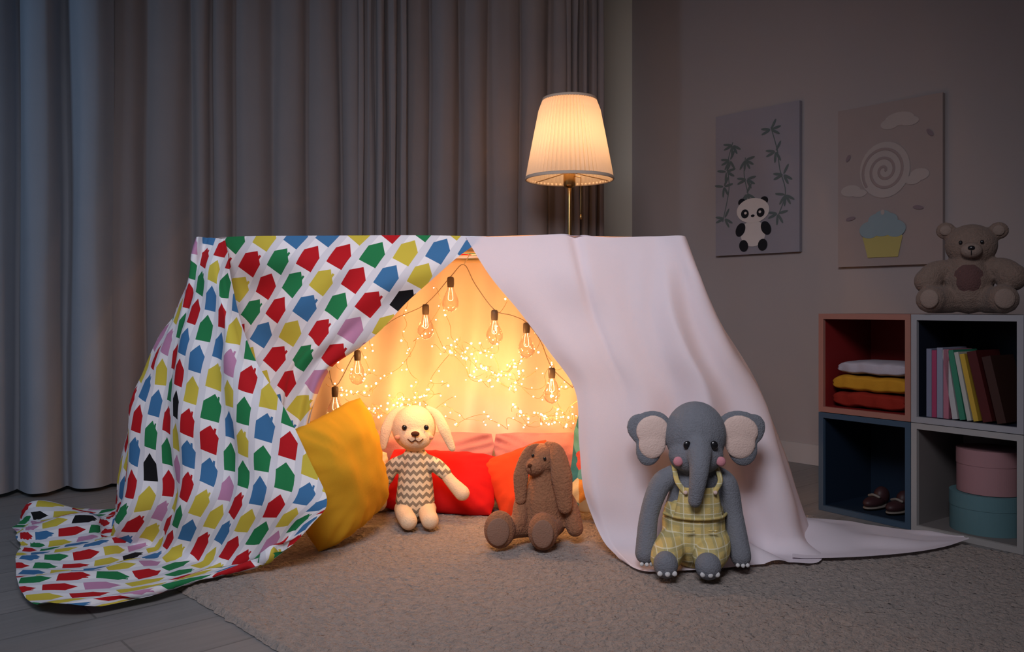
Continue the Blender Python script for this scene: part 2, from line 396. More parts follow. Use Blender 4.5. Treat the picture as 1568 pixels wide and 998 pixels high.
cloth_patch(mb,Rf,8,10,lambda a,b,u,v:.006*nz(u*6,v*6)*math.sin(math.pi*a),uvrot=40)
mb.obj('patterned_blanket',[M_pat])

Wc=[
[(-.15,2.745,1.006),(.0126,2.74,1.008),(.181,2.74,1.016),(.308,2.74,1.005),(.455,2.74,1.008),(.565,2.76,1.006),(.58,3.50,1.0)],
[(-.071,2.72,.88),(.064,2.70,.882),(.20,2.68,.884),(.324,2.70,.884),(.469,2.70,.884),(.609,2.74,.88),(.66,3.46,.88)],
[(.028,2.71,.76),(.114,2.68,.76),(.227,2.68,.76),(.347,2.67,.76),(.479,2.67,.76),(.664,2.74,.76),(.73,3.42,.76)],
[(.118,2.69,.637),(.183,2.66,.639),(.275,2.67,.64),(.382,2.65,.64),(.522,2.65,.64),(.730,2.74,.632),(.81,3.38,.64)],
[(.20,2.68,.512),(.248,2.66,.514),(.329,2.67,.514),(.4385,2.64,.516),(.58,2.64,.516),(.800,2.74,.504),(.88,3.35,.5)],
[(.212,2.68,.347),(.253,2.65,.351),(.34,2.66,.35),(.457,2.64,.355),(.619,2.64,.355),(.855,2.73,.337),(.94,3.3,.35)],
[(.230,2.67,.184),(.265,2.63,.193),(.359,2.66,.188),(.486,2.64,.196),(.657,2.64,.196),(.905,2.71,.173),(.99,3.22,.18)],
[(.278,2.62,.065),(.316,2.60,.07),(.405,2.63,.05),(.522,2.63,.05),(.692,2.62,.07),(.945,2.70,.04),(1.03,3.12,.05)],
[(.333,2.535,.02),(.377,2.437,.02),(.50,2.443,.02),(.639,2.473,.02),(.80,2.52,.02),(.93,2.55,.02),(1.06,3.02,.02)],
]
def foldW(a,b,u,v):
    r=min(1,a*1.8)*(1-max(0,a-.85)*4)
    d=.014*nz(u*4,v*2,3)*r+.007*nz(u*12,v*6,8)*r
    d+=.038*math.sin(u*30+1.2*nz(u*2,v*1.2,5))*r*math.exp(-((b-.66)/.17)**2)
    d+=.013*math.sin(u*24+1)*r*math.exp(-((b-.25)/.2)**2)
    d+=.016*math.sin((b-.83)*60+a*4)*math.exp(-((b-.75)/.13)**2)*math.exp(-((a-.3)/.28)**2)*min(1,a*8)
    d+=.016*math.exp(-((b-.36-.05*a)/.022)**2)*math.exp(-(a/.35)**2)
    return d
mb=MB()
cloth_patch(mb,Wc,10,14,foldW)
Rw=[[(-.16,3.50,.99),(.1,3.5,.99),(.35,3.5,.995),(.58,3.50,1.0)],
    [(-.15,3.12,.983),(.1,3.12,.985),(.35,3.12,.985),(.575,3.12,.995)],
    [(-.15,2.745,1.006),(.10,2.74,1.012),(.35,2.74,1.007),(.565,2.76,1.006)]]
cloth_patch(mb,Rw,8,10,lambda a,b,u,v:.006*nz(u*6,v*6)*math.sin(math.pi*a))
Tl=[[(.84,2.545,.03),(.90,2.72,.05),(.95,2.92,.06),(.98,3.05,.05)],
    [(1.03,2.56,.02),(1.04,2.70,.045),(1.08,2.88,.05),(1.12,3.02,.025)],
    [(1.20,2.60,.02),(1.20,2.70,.03),(1.22,2.82,.035),(1.24,2.94,.02)],
    [(1.36,2.67,.02),(1.35,2.72,.025),(1.35,2.78,.025),(1.355,2.86,.02)],
    [(1.49,2.765,.02),(1.487,2.772,.02),(1.484,2.780,.02),(1.48,2.79,.02)]]
cloth_patch(mb,Tl,10,8,lambda a,b,u,v:.014*nz(u*7,v*7,2)+.010*math.sin(b*9+a*3),floor=.0265)
mb.obj('white_sheet',[M_white])

Kc=[]
for z in (1.0,.8,.6,.4,.2,.02):
    k=(1-z); Kc.append([(x*(1+.42*k)if x<0 else x*(1+.60*k),3.52+.02*math.sin(x*9)*k,z) for x in np.linspace(-1.03,.57,12)])
mb=MB(); cloth_patch(mb,Kc,8,10,lambda a,b,u,v:.022*math.sin(u*34+3*nz(u*2,v*.7))*(.4+a)+.016*nz(u*6,v*3,4))
mb.obj('tent_back_sheet',[M_back])
fr=MB()
for x,xx in ((-.96,-1.0),(.52,.54)):
    for y in (2.82,3.44): fr.tube([(x,y,.965),(x,y,.035)],.012,0)
    fr.tube([(x,2.82,.965),(x,3.44,.965)],.011,0)
for y in (2.81,3.44): fr.tube([(-.97,y,.968),(.53,y,.968)],.009,0)
fr.obj('tent_frame',[M_wood])

# ------------------------------------------------------------ fairy lights
M_wire=fabric('copper_wire',(.6,.35,.15),rough=.3,metal=.8,var=0,bstr=0)
M_cord=fabric('white_cord',(.30,.22,.15),rough=.6,var=0,bstr=0)
M_led=emis('warm_led',(1,.72,.34),36)
led=MB(); R0=random.Random(3)
def swag(p,q,sag,n=40,amp=.02):
    pts=[]
    for i in range(n+1):
        t=i/n; x=p[0]+(q[0]-p[0])*t; y=p[1]+(q[1]-p[1])*t; z=p[2]+(q[2]-p[2])*t-sag*4*t*(1-t)
        pts.append((x+amp*nz(t*9,p[0]*5,1)*1.5,y+amp*nz(t*9,p[2]*5,2),z+amp*nz(t*9,p[0]*7,3)*1.8))
    return pts
strings=[((-.75,3.42,.62),(-.30,3.42,.80),.20),((-.72,3.40,.50),(-.22,3.42,.66),.22),((-.70,3.40,.34),(-.25,3.42,.42),.12),
((-.30,3.42,.86),(-.02,3.42,.88),.32),((-.32,3.41,.72),(.10,3.42,.66),.22),((-.25,3.40,.60),(.22,3.40,.58),.13),
((-.10,3.42,.62),(.30,3.40,.50),.12),((-.28,3.40,.38),(.20,3.40,.36),.06),((0,3.40,.36),(.42,3.36,.52),.06),
((-.45,3.40,.90),(-.36,3.40,.32),.0),((-.55,3.40,.75),(-.60,3.40,.32),0),((.12,3.40,.72),(.20,3.38,.32),0),((-.68,3.39,.40),(-.1,3.40,.34),.04),
((-.12,3.40,.54),(.08,3.40,.52),.05),((.02,3.39,.33),(.38,3.36,.35),.02),((-.50,3.40,.44),(-.30,3.40,.40),.04),((-.16,3.40,.60),(.04,3.40,.58),.07)]
for c in ((-.08,.55),(-.38,.42),(-.50,.38),(.24,.34),(.12,.35),(-.62,.48),(-.20,.62)):
    strings.append(((c[0]-.11,3.40,c[1]+R0.uniform(-.02,.04)),(c[0]+.11,3.40,c[1]+R0.uniform(-.02,.04)),R0.uniform(.01,.05)))
for a,b,sg in strings:
    pts=swag(a,b,sg,amp=.035); led.tube(pts,.0010,0,n=5,sub=2,caps=False)
    Ln=sum(np.linalg.norm(np.subtract(pts[i+1],pts[i])) for i in range(len(pts)-1)); cnt=int(Ln/.046)
    for k in range(cnt):
        i=min(len(pts)-1,int((k+R0.random()*.9)/cnt*len(pts))); c=np.add(pts[i],(R0.uniform(-.014,.014),-.006,R0.uniform(-.014,.014)))
        r=R0.choice((.0018,.0022,.0028,.0038)); led.ell(c,(r,r,r),1,n=8,k=6)
led.obj('fairy_lights',[M_wire,M_led])

M_glass=glassm('clear_glass'); M_sock=fabric('dark_socket',(.10,.07,.05),rough=.4,var=0,bstr=0,spec=.4)
M_fil=emis('filament',(1,.6,.25),6)
eb=MB()
bulbs=[(-.217,3.0,.862),(-.305,3.0,.765),(-.062,3.0,.745),(.051,3.0,.700),(.138,2.95,.545),(-.625,3.0,.475),(-.555,3.05,.60)]
order=[(-.66,3.02,.62),(-.625,3.0,.50),(-.555,3.05,.625),(-.43,3.03,.73),(-.305,3.0,.79),(-.217,3.0,.887),(-.17,3.0,.93),(-.13,3.0,.86),(-.062,3.0,.77),(.0,3.0,.75),(.051,3.0,.725),(.10,2.97,.66),(.138,2.95,.57),(.21,2.95,.50)]
eb.tube(order,.0016,0,n=6,sub=5)
eb.tube([(-.17,3.0,.93),(-.15,2.9,.95),(-.14,2.82,.955)],.0016,0,n=6)
eb.tube([(-.66,3.02,.62),(-.80,3.2,.80),(-.95,3.40,.95)],.0016,0,n=6)
eb.tube([(.21,2.95,.50),(.36,3.1,.8),(.5,3.40,.95)],.0016,0,n=6)
for x,y,z in bulbs:
    eb.lathe((x,y,z),[(.001,.026),(.010,.024),(.0125,.018),(.0125,0),(.011,-.012)],1,n=16)
    eb.lathe((x,y,z-.012),[(.011,0),(.014,-.012),(.024,-.032),(.030,-.05),(.029,-.066),(.020,-.080),(.006,-.0875),(.0005,-.088)],2,n=24)
    eb.tube([(x-.004,y,z-.015),(x-.008,y,z-.055),(x+.008,y,z-.055),(x+.004,y,z-.015)],.0009,3,n=5,sub=4)
eb.obj('light_bulb_garland',[M_cord,M_sock,M_glass,M_fil])

# ------------------------------------------------------------ floor lamp
lampE=empty('floor_lamp',(.264,3.9,0))
M_brass=fabric('brass',(.55,.33,.12),rough=.3,metal=1,var=0,bstr=0)
M_shade,nt,out=new_mat('pleated_shade')
d=N(nt,'ShaderNodeBsdfDiffuse'); d.inputs[0].default_value=(.80,.68,.56,1)
t=N(nt,'ShaderNodeBsdfTranslucent'); t.inputs[0].default_value=(.95,.76,.56,1)
mx=N(nt,'ShaderNodeMixShader'); mx.inputs[0].default_value=.42; L(nt,d.outputs[0],mx.inputs[1]); L(nt,t.outputs[0],mx.inputs[2]); L(nt,mx.outputs[0],out.inputs[0])
M_trim=fabric('shade_trim',(.75,.62,.5),trans=.15,var=0,bstr=0)
mb=MB(); mb.lathe((0,0,0),[(.198,1.368),(.185,1.44),(.158,1.58),(.138,1.68),(.12,1.728)],0,n=120,pleat=.0048); mb.obj('shade',[M_shade],lampE,smooth=False)
mb=MB(); mb.lathe((0,0,0),[(.203,1.362),(.205,1.366),(.203,1.376),(.198,1.376),(.198,1.362),(.203,1.362)],0,n=60); mb.lathe((0,0,0),[(.125,1.724),(.127,1.73),(.124,1.736),(.117,1.736),(.117,1.724),(.125,1.724)],0,n=60); mb.obj('shade_trim',[M_trim],lampE)
mb=MB(); mb.tube([(0,0,.03),(0,0,1.36)],.009,0); mb.lathe((0,0,0),[(.0,RUG+.003),(.14,RUG+.003),(.14,.03),(.13,.036),(.02,.045),(.012,.06)],0,n=40)
mb.lathe((0,0,0),[(.009,1.325),(.024,1.33),(.028,1.34),(.028,1.40),(.02,1.43),(.015,1.44),(.0,1.44)],0,n=20)
for a in (0,120,240):
    c,s_=math.cos(math.radians(a+20)),math.sin(math.radians(a+20)); mb.tube([(0,0,1.40),(c*.196,s_*.196,1.37)],.002,0,n=6)
mb.tube([(.05,-.03,1.37),(.05,-.03,1.20)],.0018,0,n=6); mb.ell((.05,-.03,1.19),(.006,.006,.012),0); mb.tube([(.0,0,1.385),(.05,-.03,1.37)],.002,0,n=6)
mb.obj('stem',[M_brass],lampE)
mb=MB(); mb.ell((0,0,1.49),(.03,.03,.036),0); mb.tube([(0,0,1.44),(0,0,1.47)],.014,0); mb.obj('bulb',[emis('lamp_bulb',(1,.70,.40),12)],lampE)

# ------------------------------------------------------------ cube shelf
SH=(1.18,3.27); SR=-54.6
sh=empty('cube_bookshelf',(SH[0],SH[1],0),SR)
W,H,Dp,T=.37,.378,.33,.02
def cube(name,x0,z0,mf,mi):
    mb=MB(); e=.0008
    x1=x0+W-e*2; z1=z0+H-e*2; x0+=e; z0+=e
    mb.box(((x0+x1)/2,Dp/2,z0+T/2),(x1-x0,Dp,T),0); mb.box(((x0+x1)/2,Dp/2,z1-T/2),(x1-x0,Dp,T),0)
    mb.box((x0+T/2,Dp/2,(z0+z1)/2),(T,Dp,z1-z0-2*T),0); mb.box((x1-T/2,Dp/2,(z0+z1)/2),(T,Dp,z1-z0-2*T),0)
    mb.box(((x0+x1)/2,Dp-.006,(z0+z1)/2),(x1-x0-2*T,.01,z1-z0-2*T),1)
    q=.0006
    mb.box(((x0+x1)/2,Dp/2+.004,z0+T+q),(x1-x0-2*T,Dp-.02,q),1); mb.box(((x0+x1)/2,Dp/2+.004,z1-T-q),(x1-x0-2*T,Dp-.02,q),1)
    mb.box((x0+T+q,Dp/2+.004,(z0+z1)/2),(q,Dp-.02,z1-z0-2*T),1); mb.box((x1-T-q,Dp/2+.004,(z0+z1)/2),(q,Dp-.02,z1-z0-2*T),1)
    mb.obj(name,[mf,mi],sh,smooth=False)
def paint(n,c,r=.5): return fabric(n,c,rough=r,var=.04,bstr=0,spec=.3)
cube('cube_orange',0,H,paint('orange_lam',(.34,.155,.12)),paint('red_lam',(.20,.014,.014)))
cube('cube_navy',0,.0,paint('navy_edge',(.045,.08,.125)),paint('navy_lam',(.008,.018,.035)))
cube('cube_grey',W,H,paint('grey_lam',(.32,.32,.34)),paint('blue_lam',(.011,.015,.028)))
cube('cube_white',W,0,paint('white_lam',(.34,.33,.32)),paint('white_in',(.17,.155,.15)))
# clothes
ce=empty('folded_clothes',(SH[0],SH[1],0),SR)
def garment(name,x0,x1,z,h,mat,seed):
    mb=MB(); nu,nv=60,24; V=[];F=[]
    cx=(x0+x1)/2; hw=(x1-x0)/2; hd=.125
    for i in range(nu+1):
        a=-1+2*i/nu
        for j in range(nv):
            t=2*math.pi*j/nv; c_,s_=math.cos(t),math.sin(t)
            y=hd*math.copysign(abs(c_)**.35,c_); zz=h/2*math.copysign(abs(s_)**.5,s_)
            if c_<0: zz*=1; y+=.010*math.exp(-(zz/(h*.09))**2)
            e=(1-abs(a)**8)**.5
            V.append((cx+a*hw+.004*nz(zz*50,y*12,seed),.155+y*(.93+.07*e)+.006*nz(a*4,seed,zz*30),z+h/2+zz*(.25+.75*e)+.006*nz(a*2.5,y*9,seed+5)))
    for i in range(nu):
        for j in range(nv):
            F.append((i*nv+j,i*nv+(j+1)%nv,(i+1)*nv+(j+1)%nv,(i+1)*nv+j))
    F.append(tuple(range(nv))[::-1]); F.append(tuple(nu*nv+j for j in range(nv)))
    mb.add(V,F,0); mb.obj(name,[mat],ce)
z=H+T+.004
garment('red_sweater',.035,.325,z,.060,fabric('red_knit',(.24,.02,.012),var=.1),1)
garment('mustard_sweater',.035,.335,z+.062,.060,fabric('mustard_knit',(.50,.24,.02),var=.1),2)
garment('white_sweater',.055,.33,z+.126,.048,fabric('white_knit',(.42,.39,.44),var=.1),3)
# books
be=empty('books',(SH[0],SH[1],0),SR)
zb=H+T+.002
bk=[(.415,.018,.235,0,(.18,.20,.28)),(.434,.016,.23,0,(.34,.05,.12)),(.452,.02,.24,0,(.24,.26,.34)),(.474,.018,.235,0,(.38,.14,.19)),
    (.505,.018,.235,-9,(.42,.42,.42)),(.53,.018,.235,-10,(.035,.20,.12)),(.554,.014,.23,-11,(.42,.42,.38)),(.575,.016,.225,-12,(.50,.32,.04)),(.605,.03,.235,-13,(.07,.010,.010)),(.65,.028,.22,-13,(.04,.016,.012))]
for i,(x,t_,h,a,c) in enumerate(bk):
    mb=MB(); ar=math.radians(abs(a))
    cx=x+t_/2
    R=rotm((0,a,0)); c0=np.array((0,0,h/2+.001))@R.T
    zc=zb+c0[2]+t_/2*math.sin(ar); xc=cx+c0[0]
    mb.box((xc,.10,zc),(t_,.16,h),0,rot=(0,a,0)); mb.box((xc,.105,zc),(t_*.7,.165,h*.97),1,rot=(0,a,0))
    mb.obj('book_%d'%i,[paint('cover%d'%i,c),paint('pages%d'%i,(.5,.48,.4))],be,smooth=False)
# round boxes
M_pk=paint('pink_card',(.34,.18,.19),.7); M_tl=paint('teal_card',(.095,.19,.21),.7)
rb=empty('round_gift_box',(SH[0],SH[1],0),SR)
mb=MB(); z0=T+.002; mb.lathe((.56,.15,z0),[(0,0),(.118,0),(.118,.084)],0,n=96); mb.lathe((.56,.15,z0),[(.118,.082),(.1195,.082),(.1195,.130),(0,.130)],0,n=96); mb.obj('box_teal',[M_tl],rb,smooth=False)
z0=T+.134
rb2=empty('round_gift_box',(SH[0],SH[1],0),SR)
mb=MB(); mb.lathe((.565,.15,z0),[(0,0),(.101,0),(.101,.096)],0,n=96); mb.lathe((.565,.15,z0),[(.101,.094),(.1025,.094),(.1025,.146),(0,.146)],0,n=96); mb.obj('box_pink',[M_pk],rb2,smooth=False)
# shoes
se=empty('child_shoes',(SH[0],SH[1],.004),SR)
for i,x in enumerate((.17,.26)):
    mb=MB(); mb.ell((x,.10,.045),(.028,.06,.022),0); mb.ell((x,.15,.062),(.026,.035,.035),0); mb.ell((x,.115,.028),(.03,.075,.008),1); mb.tube([(x-.02,.1,.066),(x,.095,.072),(x+.02,.1,.066)],.005,1)
    mb.obj('shoe_%d'%i,[paint('shoe_leather',(.04,.016,.018)),paint('shoe_sole',(.17,.15,.13))],se)

# ------------------------------------------------------------ posters
def wallpt(x,y,out): return (x-nR[0]*out,y-nR[1]*out)
M_pc=[paint('canvas_mauve',(.31,.29,.33),.9),paint('panda_white',(.70,.64,.62),.9),paint('ink_black',(.015,.015,.02),.9),paint('bamboo_green',(.12,.15,.15),.9)]
c=wallpt(1.289,4.441,.0125)
mb=MB(); mb.box((0,0,0),(.498,.024,.755),0)
yf=-.0125
lay_n=[0]
def stem(pts,m,w=.0028): mb.tube([(p[0],yf,p[1]) for p in pts],w,m,n=6,flat=.4,sub=5)
def leaves(x,z,m,s=1,dirs=(200,235,270,320,350)):
    for a in dirs:
        lay_n[0]+=1
        r=math.radians(a); mb.flat(x+math.cos(r)*.03*s,z+math.sin(r)*.03*s,.026*s,.0065*s,yf-.0012-.00003*(lay_n[0]%20),m,rot=a)
Lc=lambda px,py:((px-1164)*.0039,(273-py)*.00342)
for path in ([(1128,208),(1120,240),(1122,280),(1112,330)],[(1187,195),(1196,230),(1200,260),(1208,295),(1197,330)],[(1148,235),(1146,260),(1152,290)]):
    stem([Lc(*p) for p in path],3)
for p in ((1128,212),(1124,235),(1118,252),(1114,275),(1115,325),(1187,198),(1194,232),(1205,268),(1208,298),(1197,325),(1148,238),(1150,268),(1150,290)):
    leaves(*Lc(*p),3,1.05,random.sample((170,200,235,265,300,330,10,60),5))
def mkpf(sx,sz):
    cnt=[0]
    def pf(px,py,rx,ry,m,lay,rot=0):
        cnt[0]+=1
        x,z=Lc(px,py); mb.flat(x,z,rx*sx,ry*sz,yf-.002-.0007*lay-.00008*(cnt[0]%8),m,rot)
    return pf
pf=mkpf(.0039,.00342)
pf(1143,303,6,6,2,0);pf(1177,303,6,6,2,0);pf(1160,352,19,20,1,1);pf(1160,317,25,19,1,2)
pf(1148,321,6,7,2,3,30);pf(1172,321,6,7,2,3,-30);pf(1149,320,2,2,1,4);pf(1171,320,2,2,1,4);pf(1160,325,3,2,2,3)
pf(1141,345,7,11,2,3,-30);pf(1180,345,7,11,2,3,30);pf(1146,370,7,9,2,3,15);pf(1175,370,7,9,2,3,-15)
mb.obj('panda_canvas_print',M_pc,smooth=False,loc=(c[0],c[1],1.434),rotz=-48.65)
M_cc=[paint('canvas_beige',(.36,.295,.28),.9),paint('cloud_white',(.44,.38,.36),.9),paint('swirl_rose',(.32,.25,.24),.9),paint('frosting_blue',(.26,.34,.37),.9),paint('cup_yellow',(.48,.41,.14),.9),paint('leaf_mauve',(.24,.18,.2),.9)]
c=wallpt(1.747,3.9205,.0125)
mb=MB(); mb.box((0,0,0),(.484,.024,.75),0)
Lc=lambda px,py:((px-1367)*.003,(277-py)*.003)
pf=mkpf(.003,.003)
for q in ((1385,180,22,10),(1370,186,14,8),(1400,186,14,7),(1308,282,16,9),(1322,287,12,6),(1415,268,14,9),(1405,275,12,7)): pf(*q,1,0)
pf(1362,255,39,43,1,1)
sp=[]
for i in range(90):
    t=i/89; a=t*math.pi*5.2; r=(2+t*33)*.003; x,z=Lc(1362,256); sp.append((x+r*math.cos(a),yf-.0035,z+r*1.08*math.sin(a)))
mb.tube(sp,.0065,2,n=8,flat=.2,sub=1)
mb.poly([Lc(1328,358),Lc(1390,358),Lc(1383,389),Lc(1336,389)][::-1],yf-.0045,4)
for i in range(5): pf(1335+i*12,359,7,5,4,4)
for q in ((1339,346,16,13),(1359,340,20,17),(1379,346,16,13),(1360,326,13,9),(1349,332,12,10),(1371,332,12,10)): pf(*q,3,6)
pf(1360,320,3,4,1,8)
for q in ((1430,208,7,3,-50),(1304,230,6,3,60),(1308,326,8,3,10),(1413,317,8,3,-10)): pf(q[0],q[1],q[2],q[3],5,2,q[4])
mb.obj('cupcake_canvas_print',M_cc,smooth=False,loc=(c[0],c[1],1.346),rotz=-48.65)

# ------------------------------------------------------------ soft toys
M_eye=fabric('toy_eye',(.008,.008,.01),rough=.2,var=0,bstr=0,spec=.6)
M_eleg=plush('grey_plush',(.175,.185,.21),.12,230,.0035)
M_cream=fabric('cream_felt',(.66,.50,.44),bscale=200,bstr=.5,var=.08,vscale=40)
M_nail=fabric('white_nail',(.6,.6,.6),var=0,bstr=0)
M_pinkc=fabric('pink_cheek',(.58,.24,.28),var=0)
M_plaid=fabric('yellow_plaid',(0,0,0),colnode=plaid,var=.05,bscale=300,bstr=.3,big=1,bigscale=25)
el=empty('elephant_plush_toy',(.535,2.50,.025))
mb=MB()
mb.ell((.005,0,.380),(.090,.082,.098)); mb.ell((.0,-.03,.325),(.080,.062,.058))
mb.tube([(0,-.06,.355),(-.006,-.105,.315),(-.014,-.120,.265),(-.022,-.118,.212)],[.042,.030,.025,.020])
mb.tube([(0,.01,.28),(0,.01,.18),(0,.01,.09)],[.05,.080,.085])
mb.tube([(-.06,.0,.262),(-.10,-.01,.235),(-.135,-.025,.15),(-.150,-.05,.045)],[.030,.032,.028,.031])
mb.tube([(.06,.0,.262),(.095,-.01,.235),(.112,-.02,.15),(.122,-.06,.04)],[.030,.032,.028,.031])
mb.obj('body',[M_eleg],el,remesh=.005,smoothit=5)
for nm,s in (('ear_left',-1),('ear_right',1)):
    k=1 if s<0 else 1.12
    mb=MB(); mb.ell((s*.125*k,.01,.395),(.065*k,.014,.054),0,rot=(0,s*12,0)); mb.ell((s*.130*k,.008,.340),(.040*k,.014,.055),0,rot=(0,-s*8,0)); mb.ell((s*.160*k,.012,.40),(.036,.012,.040)); mb.ell((s*.08,.01,.385),(.03,.013,.04))
    mb.obj(nm,[M_eleg],el,remesh=.004,smoothit=4)
    mb=MB(); mb.ell((s*.122*k,-.001,.392),(.050*k,.011,.045),0,rot=(0,s*12,0)); mb.ell((s*.122*k,-.001,.355),(.042*k,.011,.048),0,rot=(0,-s*6,0))
    mb.obj(nm+'_lining',[M_cream],el,remesh=.004,smoothit=6)
mb=MB()
mb.tube([(0,.0,.135),(0,-.005,.085)],[.093,.094])
mb.tube([(-.05,-.01,.075),(-.085,-.07,.062),(-.102,-.108,.050)],[.052,.046,.044]); mb.tube([(.052,-.01,.075),(.042,-.07,.062),(.018,-.112,.052)],[.054,.048,.046])
mb.obj('trousers',[M_plaid],el,remesh=.004,smoothit=2)
V=[];F=[];nu,nv=20,16
for j in range(nv+1):
    for i in range(nu+1):
        a=-1+2*i/nu; b=j/nv; hw=.070-.018*b; x=a*hw; z=.15+.090*b
        ry=.094-.010*b; y=.004-math.sqrt(max(0,ry*ry-x*x))*1.02-.004
        V.append((x,y,z))
for j in range(nv):
    for i in range(nu):
        q=j*(nu+1)+i; F.append((q,q+1,q+nu+2,q+nu+1))
mb=MB(); mb.add(V,F,0); o=mb.obj('bib',[M_plaid],el); sd=o.modifiers.new('t','SOLIDIFY'); sd.thickness=.006; sd.offset=0
mb=MB()
for s in (-1,1):
    mb.tube([(s*.044,-.080,.230),(s*.062,-.066,.258),(s*.062,-.02,.292)],.0075,0,flat=.5)
mb.tube([(-.092,-.025,.155),(-.06,-.078,.155),(0,-.098,.155),(.06,-.078,.155),(.092,-.025,.155)],.0045,0)
mb.tube([(-.042,-.108,.125),(-.022,-.108,.125)],.0025,0); mb.tube([(.020,-.108,.125),(.042,-.108,.125)],.0025,0)
mb.obj('straps',[M_plaid],el)
mb=MB()
for s in (-1,1): mb.ell((s*.042,-.091,.229),(.006,.004,.006),0)
mb.obj('buttons',[M_cream],el)
mb=MB(); mb.ell((-.108,-.140,.040),(.034,.034,.038),0); mb.ell((.008,-.148,.038),(.036,.036,.038),0)
for cx,cy in ((-.108,-.140),(.008,-.148)):
    for a in (-.02,0,.02): mb.ell((cx+a,cy-.030+abs(a)*.25,.022),(.0075,.005,.0075),1)
for cx,cy in ((-.150,-.05),(.122,-.06)):
    for a in (-.014,0,.014): mb.ell((cx+a,cy-.026+abs(a)*.3,.020),(.006,.005,.006),1)
mb.obj('feet',[M_eleg,M_nail],el)
mb=MB()
for x in (-.036,.040): mb.ell((x,-.0835,.362),(.0115,.006,.0125),0)
for x in (-.060,.062): mb.ell((x,-.073,.314),(.014,.008,.014),1)
mb.obj('face',[M_eye,M_pinkc],el)

# dog
M_dog=fabric('cream_plush',(.78,.60,.40),bscale=200,bstr=.5,sheen=.05,var=.07,vscale=40)
M_zig=fabric('zigzag_knit',(0,0,0),colnode=zigzag,var=.03,bstr=.2)
M_brown=fabric('brown_thread',(.08,.03,.015),var=0,bstr=0)
dg=empty('dog_plush_toy',(-.344,3.02,RUG-.001))
mb=MB(); mb.ell((-.005,0,.334),(.079,.07,.080)); mb.ell((.006,-.035,.305),(.058,.05,.044)); mb.tube([(0,0,.27),(0,0,.22)],[.03,.04])
mb.tube([(-.04,-.0,.045),(-.03,-.07,.045),(-.008,-.13,.034)],[.036,.031,.031]); mb.tube([(.04,0,.045),(.048,-.06,.045),(.064,-.12,.034)],[.036,.031,.031])
mb.tube([(-.10,-.005,.165),(-.115,-.01,.12),(-.125,-.02,.07)],[.02,.022,.028]); mb.tube([(.10,-.01,.18),(.13,-.02,.145),(.168,-.03,.108)],[.02,.022,.028])
mb.obj('body',[M_dog],dg,remesh=.005,smoothit=4)
mb=MB(); mb.tube([(-.045,0,.402),(-.078,-.01,.380),(-.100,-.02,.33),(-.112,-.02,.270)],[.010,.017,.021,.014],flat=.45); mb.tube([(.045,0,.404),(.078,-.01,.380),(.104,-.02,.33),(.132,-.02,.265)],[.010,.017,.021,.014],flat=.45)
mb.obj('ears',[M_dog],dg,remesh=.0035,smoothit=3)
mb=MB(); mb.tube([(0,0,.225),(0,0,.15),(0,-.005,.075)],[.046,.062,.070]); mb.tube([(-.04,0,.215),(-.08,-.003,.195),(-.102,-.006,.155)],[.026,.027,.025]); mb.tube([(.04,0,.215),(.075,-.006,.20),(.105,-.012,.175)],[.026,.027,.025])
mb.obj('sweater',[M_zig],dg,remesh=.005,smoothit=3)
mb=MB()
for x in (-.030,.046): mb.ell((x,-.069,.344),(.009,.006,.0095),0)
mb.ell((.010,-.089,.325),(.015,.008,.009),1)
mb.tube([(.010,-.090,.318),(.010,-.089,.303)],.0015,1,n=6)
mb.tube([(-.016,-.084,.306),(-.003,-.088,.297),(.010,-.089,.303),(.023,-.088,.297),(.036,-.082,.306)],.0018,1,n=6)
for x in (-.056,.061): mb.ell((x,-.054,.308),(.010,.006,.008),2)
mb.obj('face',[M_eye,M_brown,fabric('blush',(.8,.36,.22),var=0)],dg)

# bunny
M_bun=plush('brown_chenille',(.30,.135,.07),.25,150,.007)
M_pad=fabric('tan_sole',(.26,.145,.10),bscale=200,bstr=.6,var=.1)
bn=empty('bunny_plush_toy',(.103,2.78,RUG))
mb=MB(); mb.ell((-.004,0,.262),(.054,.056,.054)); mb.ell((-.030,-.034,.248),(.036,.038,.032))
mb.tube([(0,0,.22),(0,0,.14),(0,0,.08)],[.045,.068,.075])
mb.tube([(-.045,-.01,.175),(-.072,-.03,.13),(-.080,-.06,.075)],[.024,.024,.026]); mb.tube([(.045,-.01,.175),(.082,-.025,.12),(.100,-.045,.05)],[.026,.028,.028])
mb.tube([(-.03,0,.055),(-.09,-.05,.055),(-.135,-.09,.055)],[.045,.036,.036]); mb.tube([(.03,0,.055),(.015,-.06,.055),(-.005,-.10,.055)],[.045,.038,.036])
mb.ell((-.142,-.108,.062),(.050,.034,.060)); mb.ell((-.006,-.122,.060),(.048,.036,.060))
mb.obj('body',[M_bun],bn,remesh=.005,smoothit=3)
mb=MB(); mb.tube([(-.022,-.01,.308),(-.052,-.03,.29),(-.074,-.045,.22),(-.076,-.055,.145)],[.012,.018,.026,.018],flat=.5); mb.tube([(.012,-.01,.312),(.040,-.04,.295),(.056,-.064,.22),(.066,-.072,.125)],[.014,.026,.036,.024],flat=.5)
mb.obj('ears',[M_bun],bn,remesh=.004,smoothit=3)
mb=MB(); mb.ell((-.146,-.139,.062),(.036,.006,.044),0,rot=(0,0,8)); mb.ell((-.008,-.155,.060),(.034,.006,.044),0)
mb.obj('soles',[M_pad],bn)
mb=MB(); mb.ell((-.036,-.052,.285),(.005,.005,.006),0); mb.ell((.002,-.058,.276),(.005,.004,.006),0); mb.ell((-.046,-.066,.255),(.008,.006,.006),1); mb.tube([(-.044,-.07,.25),(-.042,-.069,.238)],.0012,1,n=6)
mb.obj('face',[M_eye,M_brown],bn)

